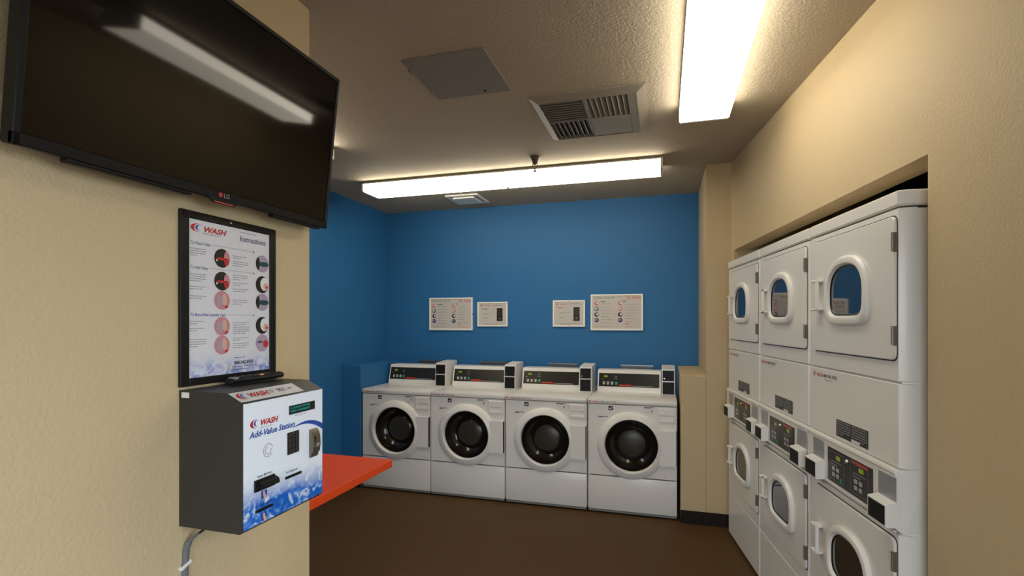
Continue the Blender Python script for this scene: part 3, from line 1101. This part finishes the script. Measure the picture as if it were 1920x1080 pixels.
# ================================================================== ADD-VALUE STATION
SY0, SY1 = 1.099, 1.430
XF = -1.071
t = thing('card_station', 'charcoal card value station with white and blue front on the tan wall', 'card machine', (XP, (SY0 + SY1) / 2, 0.971))
prof = [(XP, 0.971), (XF - .010, 0.971), (XF - .002, 0.977), (XF - .002, 1.319), (XF - .058, 1.346), (XP, 1.348)]
m = MB()
e = .002
m.loft([[(x, y, z) for x, z in prof] for y in (SY0, SY1)], True, True)
box = link('case', m, 'charcoal_metal', t, smooth=False)
fp = link('faceplate', MB().box(XF - .002, XF, SY0 + .003, SY1 - .002, 0.980, 1.318), 'station_print', t, smooth=False, label='white front plate with blue water print')
xs = XF + .0006
pp = lambda y, z: (xs, SY0 + y, z)
m = MB()
logo_into(m, .024, 1.251, .0165, .102, pp, 0, 1)
link('logo', m, ['ink_red', 'ink_blue'], fp, smooth=False)
for nm, tx, sz, yy, zz, ink, shr, bd, wd in (
        ('title', 'Add-Value Station', .0235, .022, 1.222, 'ink_blue', .25, .028, .178),
        ('caption', 'Insert Bill Here', .0095, .050, 1.1085, 'ink_dark', 0, .012, .055),
        ('caption', 'Card Dispenser', .0095, .160, 1.0885, 'ink_dark', 0, .012, .052),
        ('caption', 'Insert Laundry Card', .0085, .043, 1.0275, 'ink_navy', 0, .012, .062)):
    m = MB()
    text_into(m, tx, sz, pp(yy, zz), RY, UZ, 0, shr, bd, width=wd)
    link(nm, m, ink, fp, smooth=False)
m = MB()
bars(m, .198, .262, 1.2545, 1, .004, .0018, pp, 0, random.Random(2))
bars(m, .060, .120, 1.2455, 1, .004, .0016, pp, 0, random.Random(2))
link('fine_print', m, 'ink_grey', fp, smooth=False)
# blue swoosh behind the coin slot
m = MB()
up, dn = [], []
for i in range(15):
    f = i / 14
    y = .190 + .1385 * f
    zc = 1.219 + .012 * math.sin(math.pi * min(f * 1.0, 1) * .75) - .030 * f ** 2.2
    w = .001 + .015 * f
    up.append((XF + .0004, SY0 + y, zc + w * .6))
    dn.append((XF + .0004, SY0 + y, zc - w * .6))
m.loft([up, dn], closed=False)
link('blue_swoosh', m, 'ink_blue', fp, smooth=False)
# faint swirl drawn on the plate
m = MB()
for rr, a0, a1 in ((.017, 20, 330), (.010, 100, 380)):
    P, Q = [], []
    for i in range(19):
        a = math.radians(a0 + (a1 - a0) * i / 18)
        P.append(pp(.090 + rr * math.cos(a), 1.176 + rr * math.sin(a)))
        Q.append(pp(.090 + (rr + .002) * math.cos(a), 1.176 + (rr + .002) * math.sin(a)))
    m.loft([P, Q], closed=False)
link('swirl_mark', m, 'ink_grey', fp, smooth=False)
# display
m = MB().box(XF - .001, XF + .002, SY0 + .174, SY0 + .290, 1.260, 1.2865, .0005)
lcd = link('display', m, 'panel_black', t)
m = MB()
pl = lambda y, z: (XF + .0026, SY0 + y, z)
text_into(m, 'E-LAUNDRY SYSTEM', .0085, pl(.178, 1.2765), RY, UZ, 0, 0, .006, width=.085)
text_into(m, 'INSERT CARD/MONEY', .0085, pl(.178, 1.2665), RY, UZ, 0, 0, .006, width=.087)
link('lettering', m, 'lcd_teal', lcd, smooth=False)
# keypad
kp = link('keypad', MB().box(XF, XF + .003, SY0 + .166, SY0 + .216, 1.142, 1.208, .001), 'panel_black', t)
for i in range(4):
    for j in range(3):
        yy, zz = SY0 + .170 + j * .0148, 1.1455 + i * .0155
        link('key', MB().box(XF + .003, XF + .0055, yy, yy + .0115, zz, zz + .0125, .001), 'charcoal_metal', kp)
# coin acceptor: bulging bronze plate
m = MB()
pr = [(0, 1.109), (.006, 1.110), (.008, 1.120), (.014, 1.128), (.0165, 1.150), (.015, 1.175), (.010, 1.190), (.004, 1.197), (0, 1.198)]
m.loft([[(XF + x, y, z) for x, z in pr] for y in (SY0 + .264, SY0 + .299)], True, True)
ca = link('coin_acceptor', m, 'bronze_metal', t)
link('return_button', MB().box(XF + .014, XF + .019, SY0 + .280, SY0 + .292, 1.142, 1.152, .001), 'chrome', ca)
link('coin_slot', MB().box(XF + .013, XF + .0172, SY0 + .272, SY0 + .276, 1.158, 1.176), 'black_plastic', ca)
# bill acceptor
m = MB().box(XF, XF + .006, SY0 + .0375, SY0 + .112, 1.072, 1.104, .001)
m.prism([(XF + .006, SY0 + .050, 1.074), (XF + .006, SY0 + .050, 1.098), (XF + .016, SY0 + .050, 1.092), (XF + .018, SY0 + .050, 1.080)], (0, .066, 0))
ba = link('bill_acceptor', m, 'black_plastic', t)
link('bill_slot', MB().box(XF + .010, XF + .0185, SY0 + .056, SY0 + .108, 1.084, 1.0865), 'panel_black', ba)
link('card_slot', MB().box(XF - .001, XF + .003, SY0 + .158, SY0 + .227, 1.072, 1.080, .001), 'black_plastic', t)
link('card_slot', MB().box(XF - .001, XF + .003, SY0 + .043, SY0 + .107, 1.013, 1.021, .001), 'black_plastic', t)
for zt in (1.068, 1.006):
    m = MB()
    m.poly([pp(.064, zt - .022), pp(.086, zt - .022), pp(.086, zt), pp(.064, zt)], 0)
    m.poly([(xs + .0004, SY0 + a, zt - c) for a, c in ((.070, .002), (.076, .001), (.079, .012), (.084, .016), (.082, .024), (.075, .024), (.071, .014))], 1)
    link('hand_icon', m, ['ink_blue', 'ink_skin'], fp, smooth=False)
# brand strip on the sloped top edge
a = Vector((XF - .002, 0, 1.319))
bq = Vector((XF - .058, 0, 1.346))
sv = (bq - a)
sn = Vector((-sv.z, 0, sv.x))
sn = sn.normalized() * (-1 if sn.z < 0 else 1)
def ps(y, u, off=.0008):
    p = a + sv * u + sn * off
    return Vector((p.x, SY0 + y, p.z))
m = MB()
m.poly([ps(.003, .10), ps(.250, .10), ps(.250, .92), ps(.003, .92)], 0)
L = sv.length
pst = lambda y, z: ps(y, .10 + z / L, .0014)
logo_into(m, .012, .016, .022, .110, pst, 1, 2)
text_into(m, '901', .028, pst(.160, .018), RY, sv.normalized(), 3, .1, .006, width=.030)
bars(m, .128, .150, .036, 2, .010, .005, pst, 4, random.Random(4))
bars(m, .205, .236, .030, 1, .010, .005, pst, 3, random.Random(4))
link('brand_strip', m, ['paper', 'ink_red', 'ink_blue', 'ink_dark', 'ink_grey'], t, smooth=False)
m = MB().box(XP + .010, XP + .036, SY0 - .0010, SY0, 1.328, 1.343, 0)
link('inventory_tag', m, 'white_plastic', t, smooth=False)
m = MB().tube([(XP + .055, 1.150, .972), (XP + .052, 1.148, .960), (XP + .030, 1.136, .940)], .0035, 8)
m.lathe([(0, 0), (.010, 0), (.010, -.010), (0, -.010)], Matrix.Translation((XP + .055, 1.150, .973)), 10)
link('cable_gland', m, 'black_plastic', t)

# cable below the station
t = thing('power_conduit', 'flat grey cable running down the tan wall below the card station', 'cable', (XP, 1.118, 0.3))
m = MB()
path = [(XP + .030, 1.136, .942), (XP + .012, 1.122, .922), (XP + .006, 1.117, .900), (XP + .005, 1.114, .85), (XP + .005, 1.112, .70), (XP + .005, 1.112, .30)]
loops = []
for x, y, z in path:
    w = .0085 if z < .93 else .004
    loops.append([(x - .005, y - w, z), (x + .003, y - w, z), (x + .005, y - w * .6, z), (x + .005, y + w * .6, z), (x + .003, y + w, z), (x - .005, y + w, z)])
m.loft(loops, True, True)
link('cable', m, 'cable_grey', t)
m = MB()
Mx = Matrix.Translation((XP + .009, 1.113, .858)) @ Matrix.Rotation(math.radians(22), 4, 'X')
m.box(-.002, .003, -.018, .018, -.005, .005, .0015, M=Mx)
m.box(-.009, .000, -.018, -.0095, -.005, .005, .0015, M=Mx)
m.box(-.009, .000, .0095, .018, -.005, .005, .0015, M=Mx)
link('wall_clip', m, 'white_plastic', t, label='white plastic wall clip')

# remote control lying on the station
t = thing('remote_control', 'black television remote lying on top of the card station', 'remote', (-1.232, 1.312, 1.348))
m = MB()
loops = []
n = 12
for i, f in enumerate([0, .03, .1, .3, .6, .85, .95, 1.0]):
    hw = .021 * (0.35 if f in (0, 1.0) else 0.8 if f in (.03,) else 1.0)
    ht = .021 * (0.45 if f in (0, 1.0) else 0.8 if f in (.03,) else 1.0)
    lift = .002 + .006 * max(0, f - .55)
    y = 1.215 + .196 * f
    x = -1.243 + .026 * f
    loops.append([(x + hw * math.cos(2 * math.pi * j / n), y, 1.349 + lift + ht * (0.5 + 0.5 * math.sin(2 * math.pi * j / n))) for j in range(n)])
m.loft(loops, True, True)
rc = link('shell', m, 'black_plastic', t)
for i in range(5):
    for j in range(2):
        f = .18 + i * .13
        x = -1.243 + .026 * f - .008 + j * .016
        link('button', MB().box(x - .004, x + .004, 1.215 + .196 * f - .006, 1.215 + .196 * f + .006, 1.367, 1.3735 + .004 * max(0, f - .5), .001), 'ink_orange' if (i, j) == (3, 1) else 'charcoal_metal', rc)
link('label_strip', MB().box(-1.250, -1.222, 1.226, 1.240, 1.366, 1.3715, .001), 'grey_plastic', rc)


# ================================================================== WALL SIGNS
def wall_sign(x0, x1, z0, z1, label, kind):
    t = thing('wall_sign', label, 'sign', ((x0 + x1) / 2, YB, z0), group='white-framed signs on the blue wall')
    b = .016
    m = MB()
    m.box(x0, x1, YB - .020, YB, z1 - b, z1, .002)
    m.box(x0, x1, YB - .020, YB, z0, z0 + b, .002)
    m.box(x0, x0 + b, YB - .020, YB, z0 + b, z1 - b, .002)
    m.box(x1 - b, x1, YB - .020, YB, z0 + b, z1 - b, .002)
    fr = link('frame', m, 'sign_frame', t)
    sh = link('printed_sheet', MB().box(x0 + b - .002, x1 - b + .002, YB - .013, YB, z0 + b - .002, z1 - b + .002), 'sign_paper', t, smooth=False)
    w, h = x1 - x0, z1 - z0
    P = lambda u, v: (x0 + u * w, YB - .0136, z0 + v * h)
    Q = lambda x, z: (x, YB - .0136, z)
    r = random.Random(int(abs(x0) * 100))
    m = MB()
    X = (1, 0, 0)
    if kind == 'wide':
        logo_into(m, x0 + .70 * w, z0 + .865 * h, .022, .26 * w, Q, 0, 0)
        bars(m, x0 + .06 * w, x0 + .62 * w, z0 + .915 * h, 1, .01, .009, Q, 1, r)
        bars(m, x0 + .20 * w, x0 + .38 * w, z0 + .81 * h, 1, .01, .010, Q, 2, r)
        bars(m, x0 + .62 * w, x0 + .70 * w, z0 + .82 * h, 1, .01, .010, Q, 2, r)
        for i in range(7):
            bars(m, x0 + .20 * w, x0 + .48 * w, z0 + (.74 - i * .088) * h, 1, .011, .0045, Q, 1, r)
            bars(m, x0 + .66 * w, x0 + .95 * w, z0 + (.72 - i * .078) * h, 1, .011, .0045, Q, 1, r)
        bars(m, x0 + .66 * w, x0 + .80 * w, z0 + .20 * h, 1, .02, .011, Q, 0, r)
        bars(m, x0 + .66 * w, x0 + .96 * w, z0 + .11 * h, 1, .02, .006, Q, 4, r)
        bars(m, x0 + .10 * w, x0 + .55 * w, z0 + .11 * h, 1, .02, .005, Q, 1, r)
        link('print_marks', m, ['ink_palered', 'ink_grey', 'ink_slate', 'ink_dark', 'ink_palered'], sh, smooth=False)
        for col, cols in ((.115, ('ink_palered', 'ink_slate', 'ink_dark', 'ink_navy')), (.57, ('ink_pink', 'ink_palered', 'ink_dark', 'ink_navy'))):
            for i, cm in enumerate(cols):
                m = MB()
                cu, cv = col, .75 - i * .155
                m.disc(P(cu, cv), .0215, X, UZ, 16, 0)
                c2 = P(cu, cv)
                m.disc((c2[0] + (.006 if i % 2 == 0 else -.004), c2[1] - .0005, c2[2] + .003), .011, X, UZ, 12, 1)
                link('round_photo', m, [cm, 'ink_white' if i < 3 else 'ink_mauve'], sh, smooth=False)
        clips = ((x0, (z0 + z1) / 2), (x1, (z0 + z1) / 2))
    else:
        logo_into(m, x0 + .09 * w, z0 + .82 * h, .018, .34 * w, Q, 0, 3)
        bars(m, x0 + .50 * w, x0 + .92 * w, z0 + .88 * h, 1, .01, .008, Q, 1, r)
        bars(m, x0 + .14 * w, x0 + .50 * w, z0 + .73 * h, 1, .012, .007, Q, 2, r)
        bars(m, x0 + .20 * w, x0 + .54 * w, z0 + .55 * h, 2, .012, .004, Q, 1, r)
        bars(m, x0 + .20 * w, x0 + .46 * w, z0 + .36 * h, 1, .012, .006, Q, 1, r)
        bars(m, x0 + .22 * w, x0 + .85 * w, z0 + .12 * h, 2, .010, .005, Q, 1, r)
        link('print_marks', m, ['ink_palered', 'ink_grey', 'ink_slate', 'ink_dark'], sh, smooth=False)
        m = MB()
        a0, a1, b0, b1 = x0 + .645 * w, x0 + .835 * w, z0 + .22 * h, z0 + .74 * h
        m.box(a0, a1, YB - .0145, YB - .013, b0, b1)
        m.disc(((a0 + a1) / 2, YB - .0150, b0 + .2 * (b1 - b0)), .012, X, UZ, 14, 1)
        for i in range(3):
            for j in range(3):
                cx_, cz_ = a0 + (.25 + .25 * i) * (a1 - a0), b0 + (.5 + .16 * j) * (b1 - b0)
                m.disc((cx_, YB - .0150, cz_), .0045, X, UZ, 8, 1)
        link('machine_picture', m, ['panel_black', 'bronze_metal'], sh, smooth=False)
        clips = (((x0 + x1) / 2, z1), ((x0 + x1) / 2, z0))
    for cx_, cz_ in clips:
        m = MB().box(cx_ - .006, cx_ + .006, YB - .023, YB - .001, cz_ - .006, cz_ + .006, .001)
        link('clip', m, 'steel', fr)


wall_sign(-2.403, -1.909, 1.443, 1.786, 'large white-framed instruction sign at the left end of the blue wall signs', 'wide')
wall_sign(-1.856, -1.528, 1.484, 1.737, 'small white-framed sign with keypad picture, beside the left large sign', 'small')
wall_sign(-1.059, -0.738, 1.484, 1.745, 'small white-framed sign with keypad picture, beside the right large sign', 'small')
wall_sign(-0.683, -0.189, 1.450, 1.798, 'large white-framed instruction sign nearest the tan column', 'wide')

# ================================================================== CEILING FITTINGS
# access panel
t = thing('access_panel', 'square painted metal access panel in the ceiling', 'access panel', (-0.943, 2.285, ZC))
link('panel', MB().box(-1.143, -0.743, 2.078, 2.495, ZC - .008, ZC + .0, .002), 'panel_paint', t)
link('latch', MB().lathe([(0, -.004), (.006, -.004), (.008, 0), (0, 0)], Matrix.Translation((-.87, 2.455, ZC - .008)), 12), 'vent_dark', t)
for y in (2.16, 2.38):
    link('hinge_tab', MB().box(-1.150, -1.128, y, y + .035, ZC - .012, ZC, .001), 'vent_metal', t)

# four-way supply diffuser
VX0, VX1, VY0, VY1 = -0.686, -0.090, 2.612, 3.255
t = thing('air_vent', 'large louvred air vent in the ceiling between the lights', 'vent', ((VX0 + VX1) / 2, (VY0 + VY1) / 2, ZC))
m = MB()
fl = .045
outer = [(VX0, VY0), (VX1, VY0), (VX1, VY1), (VX0, VY1)]
inner = [(VX0 + fl, VY0 + fl), (VX1 - fl, VY0 + fl), (VX1 - fl, VY1 - fl), (VX0 + fl, VY1 - fl)]
m.loft([[(x, y, ZC) for x, y in outer], [(x, y, ZC - .006) for x, y in outer], [(x, y, ZC - .028) for x, y in inner], [(x, y, ZC - .002) for x, y in inner]])
link('frame', m, 'vent_metal', t, smooth=False)
ix0, ix1, iy0, iy1 = VX0 + fl, VX1 - fl, VY0 + fl, VY1 - fl
link('throat', MB().box(ix0, ix1, iy0, iy1, ZC - .004, ZC - .001), 'vent_dark', t)
xm, ym = (ix0 + ix1) / 2 - .02, (iy0 + iy1) / 2
m = MB()
m.box(ix0, ix1, ym - .004, ym + .004, ZC - .027, ZC - .004)
m.box(xm - .004, xm + .004, iy0, iy1, ZC - .027, ZC - .004)
m.box(ix1 - .045, ix1, iy0, iy1, ZC - .027, ZC - .004)
link('divider', m, 'vent_slat', t)
jx1 = ix1 - .045


def slats(x0, x1, y0, y1, along_x, tilt, n):
    for i in range(n):
        f = (i + .5) / n
        if along_x:
            c = Vector(((x0 + x1) / 2, y0 + (y1 - y0) * f, ZC - .016))
            Mx = Matrix.Translation(c) @ Matrix.Rotation(tilt, 4, 'X')
            mm = MB().box(-(x1 - x0) / 2, (x1 - x0) / 2, -.015, .015, -.0008, .0008, M=Mx)
        else:
            c = Vector((x0 + (x1 - x0) * f, (y0 + y1) / 2, ZC - .016))
            Mx = Matrix.Translation(c) @ Matrix.Rotation(tilt, 4, 'Y')
            mm = MB().box(-.015, .015, -(y1 - y0) / 2, (y1 - y0) / 2, -.0008, .0008, M=Mx)
        link('slat', mm, 'vent_slat', t, smooth=False)


q4 = math.radians(38)
slats(ix0, xm - .004, iy0, ym - .004, True, math.radians(62), 9)
slats(xm + .004, jx1, iy0, ym - .004, False, -q4, 8)
slats(ix0, xm - .004, ym + .004, iy1, False, q4, 8)
link('blank_plate', MB().box(xm + .006, jx1 - .004, ym + .006, iy1 - .02, ZC - .029, ZC - .024, .001), 'vent_slat', t)
link('blank_border', MB().box(xm + .004, jx1, ym + .004, iy1, ZC - .024, ZC - .018), 'vent_slat', t)

# small exhaust grille near the blue wall
t = thing('exhaust_grille', 'small white exhaust grille in the ceiling above the blue wall', 'vent', (-1.81, 4.60, ZC))
m = MB()
gx0, gx1, gy0, gy1 = -1.975, -1.650, 4.43, 4.775
m.box(gx0, gx1, gy0, gy0 + .03, ZC - .014, ZC, .003)
m.box(gx0, gx1, gy1 - .03, gy1, ZC - .014, ZC, .003)
m.box(gx0, gx0 + .03, gy0 + .03, gy1 - .03, ZC - .014, ZC, .003)
m.box(gx1 - .03, gx1, gy0 + .03, gy1 - .03, ZC - .014, ZC, .003)
link('frame', m, 'white_plastic', t)
link('throat', MB().box(gx0 + .02, gx1 - .02, gy0 + .02, gy1 - .02, ZC - .003, ZC), 'grey_plastic', t)
link('cover', MB().box(gx0 + .055, gx1 - .055, gy0 + .06, gy1 - .06, ZC - .026, ZC - .003, .004), 'white_plastic', t)

# sprinkler
t = thing('fire_sprinkler', 'brass pendant fire sprinkler hanging from the ceiling', 'sprinkler', (-0.888, 3.57, ZC))
sx, sy = -0.888, 3.57
link('escutcheon', MB().lathe([(0.0, 0), (.042, 0), (.041, -.008), (.030, -.024), (.024, -.036), (.0, -.036)], Matrix.Translation((sx, sy, ZC)), 20), 'shaded_brass', t)
link('nozzle', MB().lathe([(0, -.028), (.019, -.028), (.019, -.046), (.012, -.050), (.008, -.058), (0, -.058)], Matrix.Translation((sx, sy, ZC)), 12), 'shaded_brass', t)
m = MB()
for s_ in (-1, 1):
    m.tube([(sx + s_ * .014, sy, ZC - .046), (sx + s_ * .017, sy, ZC - .062), (sx + s_ * .012, sy, ZC - .080), (sx, sy, ZC - .090)], .003, 6)
link('yoke_arms', m, 'shaded_brass', t)
link('glass_bulb', MB().lathe([(0, -.057), (.003, -.060), (.0035, -.070), (.003, -.082), (0, -.086)], Matrix.Translation((sx, sy, ZC)), 8), 'ink_grey', t)
link('deflector', MB().lathe([(0, -.088), (.005, -.090), (.005, -.102), (.015, -.103), (.015, -.1055), (0, -.1055)], Matrix.Translation((sx, sy, ZC)), 14), 'shaded_brass', t)
